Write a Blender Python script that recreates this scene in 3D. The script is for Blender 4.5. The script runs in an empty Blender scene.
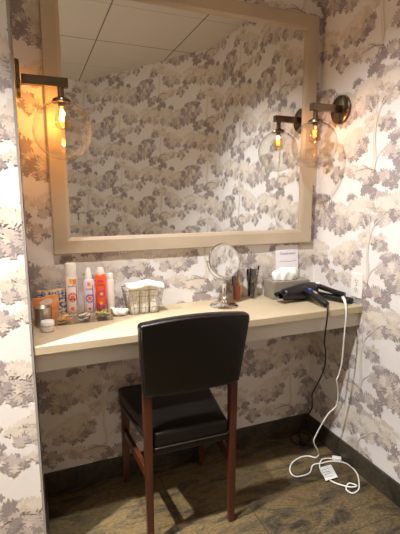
import bpy, bmesh, math, random
from mathutils import Vector, Matrix
random.seed(7)
PI = math.pi
SC = bpy.context.scene
COL = SC.collection
W, D, H = 1.416, 0.378, 2.46          # niche width, niche depth, ceiling height
ZC = 0.82                             # counter height

# ------------------------------------------------------------------ materials
def lin(c):
    return tuple(((v/255)/12.92 if v/255 <= .04045 else ((v/255+.055)/1.055)**2.4) for v in c) + (1,)

def mat(name, rgb, rough=.5, metal=0., rgb2=None, scale=8., bump=0., bscale=40., coat=0., spec=.5, stretch=(1, 1, 1), sub=0., emit=0., ramp=(.35, .65)):
    m = bpy.data.materials.new(name); m.use_nodes = True
    n = m.node_tree.nodes; l = m.node_tree.links
    b = n['Principled BSDF']
    b.inputs['Base Color'].default_value = lin(rgb)
    b.inputs['Roughness'].default_value = rough
    b.inputs['Metallic'].default_value = metal
    b.inputs['Specular IOR Level'].default_value = spec
    b.inputs['Coat Weight'].default_value = coat
    if emit:
        b.inputs['Emission Color'].default_value = lin(rgb); b.inputs['Emission Strength'].default_value = emit
    if rgb2 or bump:
        tc = n.new('ShaderNodeTexCoord'); mp = n.new('ShaderNodeMapping')
        mp.inputs['Scale'].default_value = stretch
        l.new(tc.outputs['Object'], mp.inputs['Vector'])
    if rgb2:
        t = n.new('ShaderNodeTexNoise'); t.inputs['Scale'].default_value = scale; t.inputs['Detail'].default_value = 5
        l.new(mp.outputs[0], t.inputs['Vector'])
        r = n.new('ShaderNodeValToRGB')
        r.color_ramp.elements[0].position = ramp[0]; r.color_ramp.elements[1].position = ramp[1]
        r.color_ramp.elements[0].color = lin(rgb); r.color_ramp.elements[1].color = lin(rgb2)
        l.new(t.outputs['Fac'], r.inputs[0]); l.new(r.outputs[0], b.inputs['Base Color'])
    if bump:
        t2 = n.new('ShaderNodeTexNoise'); t2.inputs['Scale'].default_value = bscale; t2.inputs['Detail'].default_value = 4
        l.new(mp.outputs[0], t2.inputs['Vector'])
        bp = n.new('ShaderNodeBump'); bp.inputs['Strength'].default_value = bump; bp.inputs['Distance'].default_value = .01
        l.new(t2.outputs['Fac'], bp.inputs['Height']); l.new(bp.outputs[0], b.inputs['Normal'])
    return m

def thin_glass(name, tint=(250, 250, 248), refl=.05, edge=.7):
    """clear thin shell: see-through, reflecting more at grazing angles"""
    m = bpy.data.materials.new(name); m.use_nodes = True
    n = m.node_tree.nodes; l = m.node_tree.links
    n.remove(n['Principled BSDF'])
    tr = n.new('ShaderNodeBsdfTransparent'); tr.inputs[0].default_value = lin(tint)
    gl = n.new('ShaderNodeBsdfGlossy'); gl.inputs['Roughness'].default_value = .02
    fr = n.new('ShaderNodeLayerWeight'); fr.inputs['Blend'].default_value = .5
    pw = n.new('ShaderNodeMath'); pw.operation = 'POWER'; pw.inputs[1].default_value = 3
    mr = n.new('ShaderNodeMath'); mr.operation = 'MULTIPLY_ADD'; mr.use_clamp = True; mr.inputs[1].default_value = edge; mr.inputs[2].default_value = refl
    l.new(fr.outputs['Facing'], pw.inputs[0]); l.new(pw.outputs[0], mr.inputs[0])
    mx = n.new('ShaderNodeMixShader')
    l.new(mr.outputs[0], mx.inputs[0])
    l.new(tr.outputs[0], mx.inputs[1]); l.new(gl.outputs[0], mx.inputs[2])
    l.new(mx.outputs[0], n['Material Output'].inputs[0])
    return m

def emission(name, rgb, s):
    m = bpy.data.materials.new(name); m.use_nodes = True
    n = m.node_tree.nodes; l = m.node_tree.links
    n.remove(n['Principled BSDF'])
    e = n.new('ShaderNodeEmission'); e.inputs[0].default_value = lin(rgb); e.inputs[1].default_value = s
    l.new(e.outputs[0], n['Material Output'].inputs[0])
    return m

def slate(name, dark, midc, ochre, tile=(.61, .305), rough=.42, joint=True):
    m = bpy.data.materials.new(name); m.use_nodes = True
    n = m.node_tree.nodes; l = m.node_tree.links
    b = n['Principled BSDF']; b.inputs['Roughness'].default_value = rough
    tc = n.new('ShaderNodeTexCoord')
    mp = n.new('ShaderNodeMapping'); mp.inputs['Scale'].default_value = (1, 2.6, 1); mp.inputs['Rotation'].default_value = (0, 0, .5)
    l.new(tc.outputs['Object'], mp.inputs[0])
    a = n.new('ShaderNodeTexNoise'); a.inputs['Scale'].default_value = 5; a.inputs['Detail'].default_value = 9; a.inputs['Roughness'].default_value = .68; a.inputs['Distortion'].default_value = .9
    l.new(mp.outputs[0], a.inputs['Vector'])
    r = n.new('ShaderNodeValToRGB')
    for i in range(2): r.color_ramp.elements.new(.5)
    for e, (p, c) in zip(r.color_ramp.elements, [(.33, dark), (.45, midc), (.55, ochre), (.68, midc)]):
        e.position = p; e.color = lin(c)
    l.new(a.outputs['Fac'], r.inputs[0])
    last = r.outputs[0]
    fine = n.new('ShaderNodeTexNoise'); fine.inputs['Scale'].default_value = 60; fine.inputs['Detail'].default_value = 4
    l.new(mp.outputs[0], fine.inputs['Vector'])
    fr = n.new('ShaderNodeValToRGB'); fr.color_ramp.elements[0].position = .3; fr.color_ramp.elements[1].position = .7
    fr.color_ramp.elements[0].color = (.55, .55, .55, 1); fr.color_ramp.elements[1].color = (1.25, 1.25, 1.2, 1)
    l.new(fine.outputs['Fac'], fr.inputs[0])
    mul = n.new('ShaderNodeMix'); mul.data_type = 'RGBA'; mul.blend_type = 'MULTIPLY'; mul.inputs['Factor'].default_value = 1
    l.new(last, mul.inputs['A']); l.new(fr.outputs[0], mul.inputs['B']); last = mul.outputs['Result']
    if joint:
        br = n.new('ShaderNodeTexBrick')
        br.inputs['Scale'].default_value = 1; br.inputs['Brick Width'].default_value = tile[0]; br.inputs['Row Height'].default_value = tile[1]
        br.inputs['Mortar Size'].default_value = .0022; br.inputs['Mortar Smooth'].default_value = .2
        br.inputs['Color1'].default_value = (1, 1, 1, 1); br.inputs['Color2'].default_value = (.8, .8, .82, 1); br.inputs['Mortar'].default_value = (.38, .36, .33, 1)
        m2 = n.new('ShaderNodeMapping'); m2.inputs['Location'].default_value = (.1, .08, 0)
        l.new(tc.outputs['Object'], m2.inputs[0]); l.new(m2.outputs[0], br.inputs['Vector'])
        mj = n.new('ShaderNodeMix'); mj.data_type = 'RGBA'; mj.blend_type = 'MULTIPLY'; mj.inputs['Factor'].default_value = 1
        l.new(last, mj.inputs['A']); l.new(br.outputs['Color'], mj.inputs['B']); last = mj.outputs['Result']
    l.new(last, b.inputs['Base Color'])
    bp = n.new('ShaderNodeBump'); bp.inputs['Strength'].default_value = .35; bp.inputs['Distance'].default_value = .01
    l.new(a.outputs['Fac'], bp.inputs['Height']); l.new(bp.outputs[0], b.inputs['Normal'])
    return m

def ceiling_mat():
    m = bpy.data.materials.new('ceiling_tile'); m.use_nodes = True
    n = m.node_tree.nodes; l = m.node_tree.links
    b = n['Principled BSDF']; b.inputs['Roughness'].default_value = .9
    tc = n.new('ShaderNodeTexCoord')
    def grid(w, h, loc, size, mortar):
        mp = n.new('ShaderNodeMapping'); mp.inputs['Location'].default_value = loc
        l.new(tc.outputs['Object'], mp.inputs[0])
        br = n.new('ShaderNodeTexBrick'); br.offset = 0; br.squash = 1
        br.inputs['Scale'].default_value = 1; br.inputs['Brick Width'].default_value = w; br.inputs['Row Height'].default_value = h
        br.inputs['Mortar Size'].default_value = size; br.inputs['Mortar Smooth'].default_value = .1
        br.inputs['Color1'].default_value = (1, 1, 1, 1); br.inputs['Color2'].default_value = (1, 1, 1, 1); br.inputs['Mortar'].default_value = mortar
        l.new(mp.outputs[0], br.inputs['Vector']); return br.outputs['Color']
    g1 = grid(.6, 1.24, (-.55, 1.53, 0), .005, (.42, .4, .38, 1))
    g2 = grid(.6, .62, (-.55, 1.53, 0), .003, (.62, .6, .58, 1))
    mx = n.new('ShaderNodeMix'); mx.data_type = 'RGBA'; mx.blend_type = 'MULTIPLY'; mx.inputs['Factor'].default_value = 1
    l.new(g1, mx.inputs['A']); l.new(g2, mx.inputs['B'])
    m3 = n.new('ShaderNodeMix'); m3.data_type = 'RGBA'; m3.blend_type = 'MULTIPLY'; m3.inputs['Factor'].default_value = 1
    m3.inputs['B'].default_value = lin((222, 214, 198))
    l.new(mx.outputs['Result'], m3.inputs['A']); l.new(m3.outputs['Result'], b.inputs['Base Color'])
    return m

M = {}
PAPER = [mat('paper_ground', (231, 225, 219), .62),
         mat('paper_dark', (150, 138, 135), .62, rgb2=(170, 158, 154), scale=9),
         mat('paper_mid', (191, 177, 167), .62, rgb2=(203, 191, 182), scale=9),
         mat('paper_pale', (210, 196, 178), .62, rgb2=(221, 210, 196), scale=9),
         mat('paper_light', (224, 213, 198), .62),
         mat('paper_twig', (150, 136, 130), .62)]
M['ceil'] = ceiling_mat()
M['floor'] = slate('slate_floor', (38, 34, 27), (88, 77, 58), (120, 100, 67))
M['base'] = slate('slate_base', (38, 34, 28), (62, 56, 45), (76, 66, 51), joint=False, rough=.4)
M['bead'] = mat('corner_bead', (158, 150, 142), .45)
M['counter'] = mat('counter_top', (198, 181, 150), .38, rgb2=(188, 170, 138), scale=5, spec=.35)
M['apron'] = mat('apron_paint', (212, 207, 194), .5, rgb2=(204, 198, 184), scale=4)
M['frame'] = mat('frame_champagne', (194, 176, 150), .42, metal=.15, rgb2=(184, 166, 140), scale=6, stretch=(1, 1, 1))
M['silver'] = mat('mirror_silver', (232, 234, 232), .0, metal=1.)
M['edge'] = mat('mirror_edge', (60, 56, 50), .4)
M['nickel'] = mat('aged_nickel', (128, 116, 97), .26, metal=1., rgb2=(108, 97, 80), scale=6)
M['chrome'] = mat('chrome', (225, 225, 225), .06, metal=1.)
M['wire'] = mat('wire_chrome', (168, 165, 160), .25, metal=1.)
M['glass'] = thin_glass('clear_glass', edge=.95)
M['plastic'] = thin_glass('clear_plastic', (250, 250, 248), .025, .3)
M['acrylic'] = thin_glass('clear_acrylic', (252, 251, 248), .07, .7)
M['bulbglass'] = thin_glass('bulb_glass', (255, 236, 205), .03, .8)
M['filament'] = emission('filament_glow', (255, 196, 105), 75)
M['filament_dim'] = emission('filament_glow_low', (255, 170, 80), 6)
M['leather'] = mat('brown_black_leather', (17, 12, 10), .33, rgb2=(12, 9, 8), scale=7, bump=.12, bscale=120, spec=.42)
M['leather_edge'] = mat('leather_piping', (34, 27, 24), .4, bump=.1, bscale=150)
M['wood'] = mat('cherry_wood', (84, 40, 20), .36, rgb2=(56, 26, 14), scale=9, stretch=(5, 5, .6), coat=.2)
M['white'] = mat('white_plastic', (238, 234, 226), .4)
M['cream'] = mat('cream_plastic', (232, 224, 210), .45)
M['black'] = mat('black_plastic', (13, 12, 13), .36)
M['blackgloss'] = mat('black_gloss', (11, 11, 12), .2)
M['blue'] = mat('blue_button', (52, 84, 200), .3)
M['orange'] = mat('orange_can', (238, 92, 34), .32)
M['pinkwhite'] = mat('pale_pink_can', (240, 216, 206), .35)
M['lilac'] = mat('lilac_can', (226, 205, 214), .35)
M['red'] = mat('red_print', (214, 60, 52), .4)
M['purple'] = mat('purple_print', (92, 72, 160), .4)
M['magenta'] = mat('magenta_print', (200, 52, 112), .4)
M['yellow'] = mat('yellow_print', (242, 186, 62), .4)
M['ink'] = mat('dark_ink', (48, 40, 48), .5)
M['orangeprint'] = mat('orange_print', (240, 118, 36), .4)
M['towel'] = mat('white_towel', (246, 240, 228), .9, bump=.5, bscale=220)
M['tissue'] = mat('tissue_paper', (248, 244, 234), .8)
M['boxgrey'] = mat('taupe_box', (150, 139, 122), .42, rgb2=(138, 127, 110), scale=10)
M['slot'] = mat('box_slot', (40, 36, 32), .7)
M['card'] = mat('card_paper', (234, 228, 226), .6)
M['inkviolet'] = mat('violet_ink', (78, 62, 128), .5)
M['redplastic'] = mat('rust_comb', (170, 62, 38), .4)
M['yellowplastic'] = mat('yellow_comb', (236, 190, 50), .4)
M['greyplastic'] = mat('grey_comb', (150, 142, 134), .45)
M['hole'] = mat('dark_slot', (60, 56, 50), .6)
M['whitecord'] = mat('white_cord', (236, 233, 224), .45)
M['blackcord'] = mat('black_cord', (24, 22, 22), .45)
M['floral'] = mat('floral_cloth', (60, 72, 116), .8, rgb2=(206, 196, 172), scale=95, ramp=(.44, .56))
M['packet'] = mat('orange_packet', (232, 124, 48), .35, rgb2=(240, 170, 110), scale=30)
M['packetpale'] = mat('pale_packet', (240, 214, 190), .35)
M['tumbler'] = mat('brushed_tumbler', (196, 188, 176), .3, metal=.9)
M['tan'] = mat('tan_elastic', (226, 176, 112), .7)
M['brown'] = mat('brown_elastic', (96, 66, 44), .7)
M['elblack'] = mat('black_elastic', (30, 27, 28), .7)
M['ellime'] = mat('lime_elastic', (190, 190, 60), .7)
M['elblue'] = mat('blue_elastic', (92, 112, 150), .7)
M['elwhite'] = mat('ivory_elastic', (220, 208, 180), .7)
M['cotton'] = mat('frosted_jar', (214, 200, 178), .35)
M['lamp'] = emission('downlight_lens', (255, 240, 220), 6); M['panel'] = emission('fill_panel_lens', (244, 246, 255), .9)  # the panel glow belongs to the added fill light

# ------------------------------------------------------------------ mesh helpers
def obj(name, bm, mats, parent=None, smooth=False, loc=None, rot=None, recalc=True):
    if recalc: bmesh.ops.recalc_face_normals(bm, faces=bm.faces)
    me = bpy.data.meshes.new(name); bm.to_mesh(me); bm.free()
    for m in (mats if isinstance(mats, (list, tuple)) else [mats]): me.materials.append(m)
    if smooth:
        me.polygons.foreach_set('use_smooth', [True]*len(me.polygons))
        if smooth != 'all': me.set_sharp_from_angle(angle=math.radians(38))
    o = bpy.data.objects.new(name, me); COL.objects.link(o)
    if parent: o.parent = parent
    if loc: o.location = loc
    if rot: o.rotation_euler = rot
    return o

def tag(o, label, cat, group=None, kind=None):
    o['label'] = label; o['category'] = cat
    if group: o['group'] = group
    if kind: o['kind'] = kind
    return o

def thing(name, label, cat, loc=(0, 0, 0), rz=0, group=None):
    o = bpy.data.objects.new(name, None); COL.objects.link(o)
    o.location = loc; o.rotation_euler = (0, 0, rz); o.empty_display_size = .05
    return tag(o, label, cat, group)

def struct(name, bm, mats, **k):
    o = obj(name, bm, mats, **k); o['kind'] = 'structure'; return o

def copy_tree(o, parent=None):
    c = o.copy(); COL.objects.link(c)
    if parent: c.parent = parent
    for ch in list(o.children): copy_tree(ch, c)
    return c

def B(): return bmesh.new()

def box(bm, x0, x1, y0, y1, z0, z1, bev=0, seg=2, mi=0, mtx=None):
    vs = [bm.verts.new(p) for p in ((x0, y0, z0), (x1, y0, z0), (x1, y1, z0), (x0, y1, z0), (x0, y0, z1), (x1, y0, z1), (x1, y1, z1), (x0, y1, z1))]
    fs = [bm.faces.new([vs[i] for i in q]) for q in ((3, 2, 1, 0), (4, 5, 6, 7), (0, 1, 5, 4), (1, 2, 6, 5), (2, 3, 7, 6), (3, 0, 4, 7))]
    for f in fs: f.material_index = mi
    if bev:
        es = list({e for f in fs for e in f.edges})
        r = bmesh.ops.bevel(bm, geom=es, offset=bev, segments=seg, profile=.5, affect='EDGES')
        vs = list({v for f in r['faces'] for v in f.verts} | {v for v in vs if v.is_valid})
        for f in r['faces']: f.material_index = mi
    if mtx is not None:
        for v in vs: v.co = mtx @ v.co
    return vs

def cutbox(x0, x1, y0, y1, z0, z1, bev, n, fn, seg=3):
    """bevelled box sliced n = (nx, ny, nz) times and then deformed by fn"""
    bm = B(); box(bm, x0, x1, y0, y1, z0, z1, bev, seg)
    for ax, (a, b) in enumerate(((x0, x1), (y0, y1), (z0, z1))):
        for k in range(1, n[ax]):
            co = [0, 0, 0]; no = [0, 0, 0]; co[ax] = a+(b-a)*k/n[ax]; no[ax] = 1
            bmesh.ops.bisect_plane(bm, geom=bm.verts[:]+bm.edges[:]+bm.faces[:], plane_co=co, plane_no=no)
    for v in bm.verts: v.co = Vector(fn(*v.co))
    return bm

def lathe(bm, prof, c=(0, 0, 0), n=32, mi=0, mtx=None, sx=1, sy=1, cap=True):
    """prof = [(r, z), ...]"""
    rings = []
    for r, z in prof:
        if r < 1e-6: rings.append([bm.verts.new((c[0], c[1], c[2]+z))])
        else: rings.append([bm.verts.new((c[0]+sx*r*math.cos(2*PI*k/n), c[1]+sy*r*math.sin(2*PI*k/n), c[2]+z)) for k in range(n)])
    for a, b in zip(rings, rings[1:]):
        for k in range(n):
            k2 = (k+1) % n
            q = [a[k % len(a)], a[k2 % len(a)], b[k2 % len(b)], b[k % len(b)]]
            q = list(dict.fromkeys(q))
            if len(q) >= 3:
                f = bm.faces.new(q); f.material_index = mi
    if cap:
        for rg in (rings[0], rings[-1]):
            if len(rg) > 2:
                f = bm.faces.new(rg); f.material_index = mi
    if mtx is not None:
        for rg in rings:
            for v in rg: v.co = mtx @ v.co
    return rings

def spline(pts, per=8):
    P = [Vector(p) for p in pts]; out = []
    for i in range(len(P)-1):
        p0 = P[max(i-1, 0)]; p1 = P[i]; p2 = P[i+1]; p3 = P[min(i+2, len(P)-1)]
        for k in range(per):
            t = k/per
            out.append(.5*((2*p1)+(p2-p0)*t+(2*p0-5*p1+4*p2-p3)*t*t+(3*p1-p0-3*p2+p3)*t**3))
    out.append(P[-1]); return out

def tube(bm, pts, r, n=10, closed=False, mi=0, caps=True, rb=None):
    P = [Vector(p) for p in pts]; N = len(P); rings = []
    up = Vector((.13, .21, .97)); prev = None
    for i in range(N):
        if closed: t = P[(i+1) % N]-P[i-1]
        else: t = P[min(i+1, N-1)]-P[max(i-1, 0)]
        t.normalize()
        if prev is None:
            a = t.cross(up)
            if a.length < .05: a = t.cross(Vector((1, 0, 0)))
        else: a = prev-t*prev.dot(t)
        a.normalize(); prev = a; b = t.cross(a)
        rr = r(i/(N-1)) if callable(r) else r
        r2 = rb if rb else rr
        rings.append([bm.verts.new(P[i]+a*rr*math.cos(2*PI*k/n)+b*r2*math.sin(2*PI*k/n)) for k in range(n)])
    for i in range(N if closed else N-1):
        A, Bq = rings[i], rings[(i+1) % N]
        off = 0
        if closed and i == N-1:
            off = min(range(n), key=lambda s: (A[0].co-Bq[s].co).length)
        for k in range(n):
            f = bm.faces.new((A[k], A[(k+1) % n], Bq[(k+1+off) % n], Bq[(k+off) % n])); f.material_index = mi
    if caps and not closed:
        for rg in (rings[0], rings[-1]): bm.faces.new(rg).material_index = mi

def ring(c, r, n=32, ax='z', sx=1, sy=1):
    out = []
    for k in range(n):
        a = 2*PI*k/n; u, v = r*sx*math.cos(a), r*sy*math.sin(a)
        out.append(Vector(c)+Vector({'z': (u, v, 0), 'y': (u, 0, v), 'x': (0, u, v)}[ax]))
    return out

def prism(bm, pts, z0, z1, mi=0, mtx=None):
    lo = [bm.verts.new((x, y, z0)) for x, y in pts]; hi = [bm.verts.new((x, y, z1)) for x, y in pts]
    n = len(pts)
    fs = [bm.faces.new(lo[::-1]), bm.faces.new(hi)]+[bm.faces.new((lo[k], lo[(k+1) % n], hi[(k+1) % n], hi[k])) for k in range(n)]
    for f in fs: f.material_index = mi
    if mtx is not None:
        for v in lo+hi: v.co = mtx @ v.co

def text_bm(body, size, shear=0., depth=0.):
    cu = bpy.data.curves.new('t', 'FONT'); cu.body = body; cu.size = size; cu.align_x = 'CENTER'; cu.align_y = 'CENTER'; cu.shear = shear
    cu.resolution_u = 2; cu.extrude = depth
    o = bpy.data.objects.new('t', cu); COL.objects.link(o)
    dg = bpy.context.evaluated_depsgraph_get(); me = bpy.data.meshes.new_from_object(o.evaluated_get(dg))
    bm = B(); bm.from_mesh(me)
    bpy.data.objects.remove(o); bpy.data.meshes.remove(me); bpy.data.curves.remove(cu)
    return bm

# ------------------------------------------------------------------ wallpaper: oak tree pattern, half-drop repeat
PU, PZ = .508, .505

def leaf(c, ang, L, wd, rng):
    """outline of a lobed oak leaf, its base at c"""
    side = []
    for i in range(3):
        t0 = .16+i*.25; out = wd*(.72, 1.05, .74)[i]*rng.uniform(.85, 1.15)
        side += [(t0, wd*.22), (t0+.075, out*.8), (t0+.14, out*1.08), (t0+.19, out*.75)]
    side += [(.9, wd*.2), (.94, wd*.3)]
    pts = [(0, .0)]+side+[(1.03, 0)]+[(t, -w*rng.uniform(.88, 1.12)) for t, w in side[::-1]]
    ca, sa = math.cos(ang), math.sin(ang)
    return [(c[0]+L*t*ca-w*L*sa, c[1]+L*t*sa+w*L*ca) for t, w in pts]

def build_tile():
    rng = random.Random(11); T = []
    def clump(cu, cz, ru, rz, tone, layer, n, L=.048, slope=0., droop=.35):
        def put(f, a, jit):
            l_ = L*rng.uniform(.85, 1.2)
            tx, tz = ru*f*math.cos(a), rz*f*math.sin(a)
            d = math.atan2(math.sin(a)*.9-droop, math.cos(a)*1.1)+rng.uniform(-jit, jit)
            r_ = rng.random(); tn = tone
            if tone == 3: tn = 4 if r_ < .34 else (2 if r_ > .85 else 3)
            elif tone == 2: tn = 3 if r_ < .3 else (1 if r_ > .75 else 2)
            elif tone == 1: tn = 2 if r_ < .25 else 1
            x, z = cu+tx-l_*math.cos(d), cz+tz+slope*tx-l_*math.sin(d)
            T.append((layer, tn, leaf((x, z), d, l_, .37*rng.uniform(.9, 1.15), rng)))
        for k in range(n): put(rng.uniform(.95, 1.35), 2*PI*(k+rng.random()*.6)/n, .35)
        for k in range(n//3): put(rng.uniform(.4, .8), 2*PI*rng.random(), .6)
    S = 1.12
    def c(u, z, ru, rz, tone, layer, n, **k): clump(u*S, z*S, ru*1.19, rz*1.19, tone, layer, max(6, round(n*.85)), **k)
    # under-layer that closes the crowns
    c(-.105, .078, .090, .040, 2, 0, 26)
    c(.115, .118, .075, .036, 2, 0, 20)
    c(.140, -.125, .050, .044, 1, 0, 16, droop=.8)
    c(-.105, -.088, .068, .026, 2, 0, 18, slope=.22)
    c(-.060, -.198, .070, .018, 2, 0, 14)
    # crown above the tuft
    c(-.235, .045, .030, .026, 1, 1, 8)
    c(-.175, .020, .034, .024, 1, 1, 9)
    c(-.130, .045, .026, .030, 1, 1, 8)
    c(-.155, .075, .055, .040, 2, 2, 14)
    c(-.215, .105, .040, .030, 2, 2, 10)
    c(-.100, .150, .030, .024, 1, 1, 7)
    c(-.085, .060, .030, .030, 2, 2, 9)
    c(-.055, .110, .062, .046, 3, 3, 16)
    c(-.165, .105, .034, .024, 3, 3, 8)
    c(-.060, .118, .034, .026, 4, 4, 6)
    c(-.020, .062, .020, .020, 1, 1, 5)
    c(.058, .078, .040, .026, 2, 1, 9)
    c(.050, .150, .050, .030, 2, 2, 10)
    c(.085, .130, .050, .032, 3, 3, 12)
    c(.165, .155, .046, .034, 3, 3, 11)
    c(.160, .120, .040, .030, 2, 2, 9)
    c(.195, .080, .034, .030, 1, 1, 9)
    c(.135, .090, .026, .022, 1, 1, 6)
    c(.090, .134, .026, .018, 4, 4, 5)
    c(-.010, .185, .040, .022, 1, 1, 8)
    # tuft at the top of the trunk
    c(-.010, -.004, .034, .026, 3, 3, 11, L=.04)
    c(.062, -.018, .038, .032, 2, 2, 12, L=.04)
    c(.075, -.024, .022, .020, 1, 3, 6, L=.034)
    c(-.030, -.028, .018, .016, 2, 2, 5, L=.036)
    # long clump on the left
    c(-.125, -.062, .072, .026, 3, 3, 17, slope=.22)
    c(-.135, -.054, .042, .016, 4, 4, 6, slope=.22)
    c(-.110, -.090, .070, .024, 2, 2, 13, slope=.25)
    c(-.050, -.085, .024, .026, 1, 1, 7)
    c(-.100, -.125, .036, .018, 1, 1, 8, slope=.3)
    c(-.175, -.120, .030, .016, 1, 1, 6)
    # drooping spray on the right
    c(.120, -.072, .040, .020, 1, 1, 10)
    c(.175, -.080, .034, .024, 1, 1, 9)
    c(.115, -.125, .050, .034, 1, 1, 12, droop=.9)
    c(.175, -.135, .046, .034, 2, 2, 12, droop=.9)
    c(.130, -.118, .042, .026, 2, 2, 10, droop=.9)
    c(.140, -.110, .024, .018, 3, 3, 5, droop=.6)
    c(.185, -.178, .028, .026, 1, 1, 8, droop=1.3)
    c(.135, -.178, .020, .022, 1, 1, 5, droop=1.3)
    c(.095, -.228, .034, .030, 1, 1, 10)
    c(.060, -.212, .022, .018, 2, 2, 6)
    # ground growth
    c(-.120, -.180, .040, .020, 3, 3, 10)
    c(-.045, -.200, .044, .020, 3, 3, 10)
    c(-.010, -.222, .045, .018, 2, 2, 8)
    c(-.200, -.190, .032, .024, 2, 2, 8)
    c(-.205, -.205, .022, .018, 1, 1, 5)
    def strip(pts, w0, w1, tone, layer):
        P = [Vector((a*S, b*S)) for a, b in pts]
        P = [Vector(q[:2]) for q in spline([(q.x, q.y, 0) for q in P], 5)]
        Lf, Rt = [], []
        for i, q in enumerate(P):
            t = P[min(i+1, len(P)-1)]-P[max(i-1, 0)]; t.normalize(); nn = Vector((-t.y, t.x))
            w = (w0+(w1-w0)*i/(len(P)-1))/2
            Lf.append(tuple(q+nn*w)); Rt.append(tuple(q-nn*w))
        T.append((layer, tone, Lf+Rt[::-1]))
    strip([(.004, -.190), (.012, -.14), (.003, -.08), (.004, -.02)], .018, .011, 3, 5)
    strip([(.010, -.180), (.014, -.13), (.006, -.07), (.006, -.02)], .006, .004, 4, 6)
    strip([(.004, -.02), (-.008, .03), (-.03, .075)], .008, .004, 4, 6)
    strip([(.004, -.02), (.022, .04), (.065, .085)], .009, .004, 4, 6)
    strip([(.002, -.01), (.006, .035), (.004, .09)], .007, .003, 4, 6)
    strip([(.008, -.165), (.03, -.13), (.06, -.105)], .007, .003, 4, 6)
    strip([(.02, -.188), (-.03, -.178), (-.085, -.186)], .005, .002, 5, 6)
    strip([(-.01, -.182), (-.04, -.166), (-.06, -.166)], .004, .002, 5, 6)
    # every leaf lies a hair above the leaves it overlaps
    T.sort(key=lambda q: q[0])
    out, boxes = [], []
    for layer, tone, pts in T:
        xs = [p[0] for p in pts]; zs = [p[1] for p in pts]
        bb = (min(xs), max(xs), min(zs), max(zs)); lev = 0
        for (b, lv) in boxes:
            if lv < lev: continue
            for ox, oz in ((0, 0), (PU, PZ/2), (PU, -PZ/2), (-PU, PZ/2), (-PU, -PZ/2), (0, PZ), (0, -PZ)):
                if b[0]+ox < bb[1] and b[1]+ox > bb[0] and b[2]+oz < bb[3] and b[3]+oz > bb[2]:
                    lev = lv+1; break
        boxes.append((bb, lev)); out.append((lev+1, tone, pts))
    return out
TILE = build_tile()

def clip(poly, ax, lim, sign):
    out = []
    for i in range(len(poly)):
        a, b = poly[i-1], poly[i]
        ia, ib = sign*(a[ax]-lim) <= 0, sign*(b[ax]-lim) <= 0
        if ia != ib:
            t = (lim-a[ax])/(b[ax]-a[ax])
            out.append((a[0]+t*(b[0]-a[0]), a[1]+t*(b[1]-a[1])))
        if ib: out.append(b)
    return out

def paper_wall(name, p0, p1, u0, th=.09, leaves=True, ext0=0., ext1=0.):
    """wall from p0 to p1 (room on the right-hand side as seen walking p0 -> p1 is the inside): slab and printed paper in ONE mesh"""
    a, b = Vector(p0), Vector(p1); d = (b-a); L = d.length; d.normalize()
    nrm = Vector((d.y, -d.x))                    # into the room
    V, F, MI = [], [], []
    def add(ps, mi):
        k = len(V); V.extend(ps); F.append(list(range(k, k+len(ps)))); MI.append(mi)
    A = a-d*ext0; Bq = b+d*ext1
    q = [a, b, Bq-nrm*th, A-nrm*th]
    lo = [(v.x, v.y, 0) for v in q]; hi = [(v.x, v.y, H) for v in q]
    k = len(V); V.extend(lo+hi)
    for f in ((0, 1, 5, 4), (1, 2, 6, 5), (2, 3, 7, 6), (3, 0, 4, 7), (3, 2, 1, 0), (4, 5, 6, 7)):
        F.append([k+i for i in f]); MI.append(0)
    if leaves:
        i0 = math.floor((u0-.271-.3)/PU); i1 = math.ceil((u0+L-.271+.3)/PU)
        for i in range(i0, i1+1):
            for j in range(-1, 7):
                cu = .271+PU*i; cz = .375+PZ*j+(PZ/2 if i % 2 else 0)-PZ
                if cu+.3 < u0 or cu-.3 > u0+L: continue
                for layer, tone, pts in TILE:
                    P = [(cu+x, cz+z) for x, z in pts]
                    xs = [p_[0] for p_ in P]; zs = [p_[1] for p_ in P]
                    if max(xs) <= u0 or min(xs) >= u0+L or max(zs) <= .005 or min(zs) >= H-.001: continue
                    if min(xs) < u0: P = clip(P, 0, u0+.0002, -1)
                    if max(xs) > u0+L and P: P = clip(P, 0, u0+L-.0002, 1)
                    if min(zs) < .005 and P: P = clip(P, 1, .005, -1)
                    if max(zs) > H-.001 and P: P = clip(P, 1, H-.001, 1)
                    if len(P) < 3: continue
                    h = .00004*layer
                    add([(a.x+d.x*(x-u0)+nrm.x*h, a.y+d.y*(x-u0)+nrm.y*h, z) for x, z in P], tone)
    me = bpy.data.meshes.new(name); me.from_pydata(V, [], F); me.update()
    for m in PAPER: me.materials.append(m)
    me.polygons.foreach_set('material_index', MI)
    o = bpy.data.objects.new(name, me); COL.objects.link(o); o['kind'] = 'structure'
    return o

YR, XD = -1.33, .61      # right wall ends / diagonal wall meets rear wall
YB, XL = -2.68, -1.7
Ld = math.hypot(W-XD, YB-YR)
paper_wall('wall_front', (XL, -D), (0, -D), -D+XL, th=D-.1, ext1=-.1)              # the wall face beside the niche
paper_wall('wall_left', (0, -D), (0, 0), -D, th=.09, ext0=-.03, ext1=.09)
paper_wall('wall_back', (0, 0), (W, 0), 0, ext1=.09)
paper_wall('wall_right', (W, 0), (W, YR), W)
paper_wall('wall_diagonal', (W, YR), (XD, YB), W-YR, ext0=.05, ext1=.03)
paper_wall('wall_rear', (XD, YB), (XL, YB), W-YR+Ld, ext1=.09)
paper_wall('wall_far_left', (XL, YB), (XL, -D), 5.9)
bm = B(); box(bm, XL-.1, W+.1, YB-.1, .1, -.1, 0); struct('floor', bm, M['floor'])
bm = B(); box(bm, XL-.1, W+.1, YB-.1, .1, H, H+.1); struct('ceiling', bm, M['ceil'])

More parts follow.
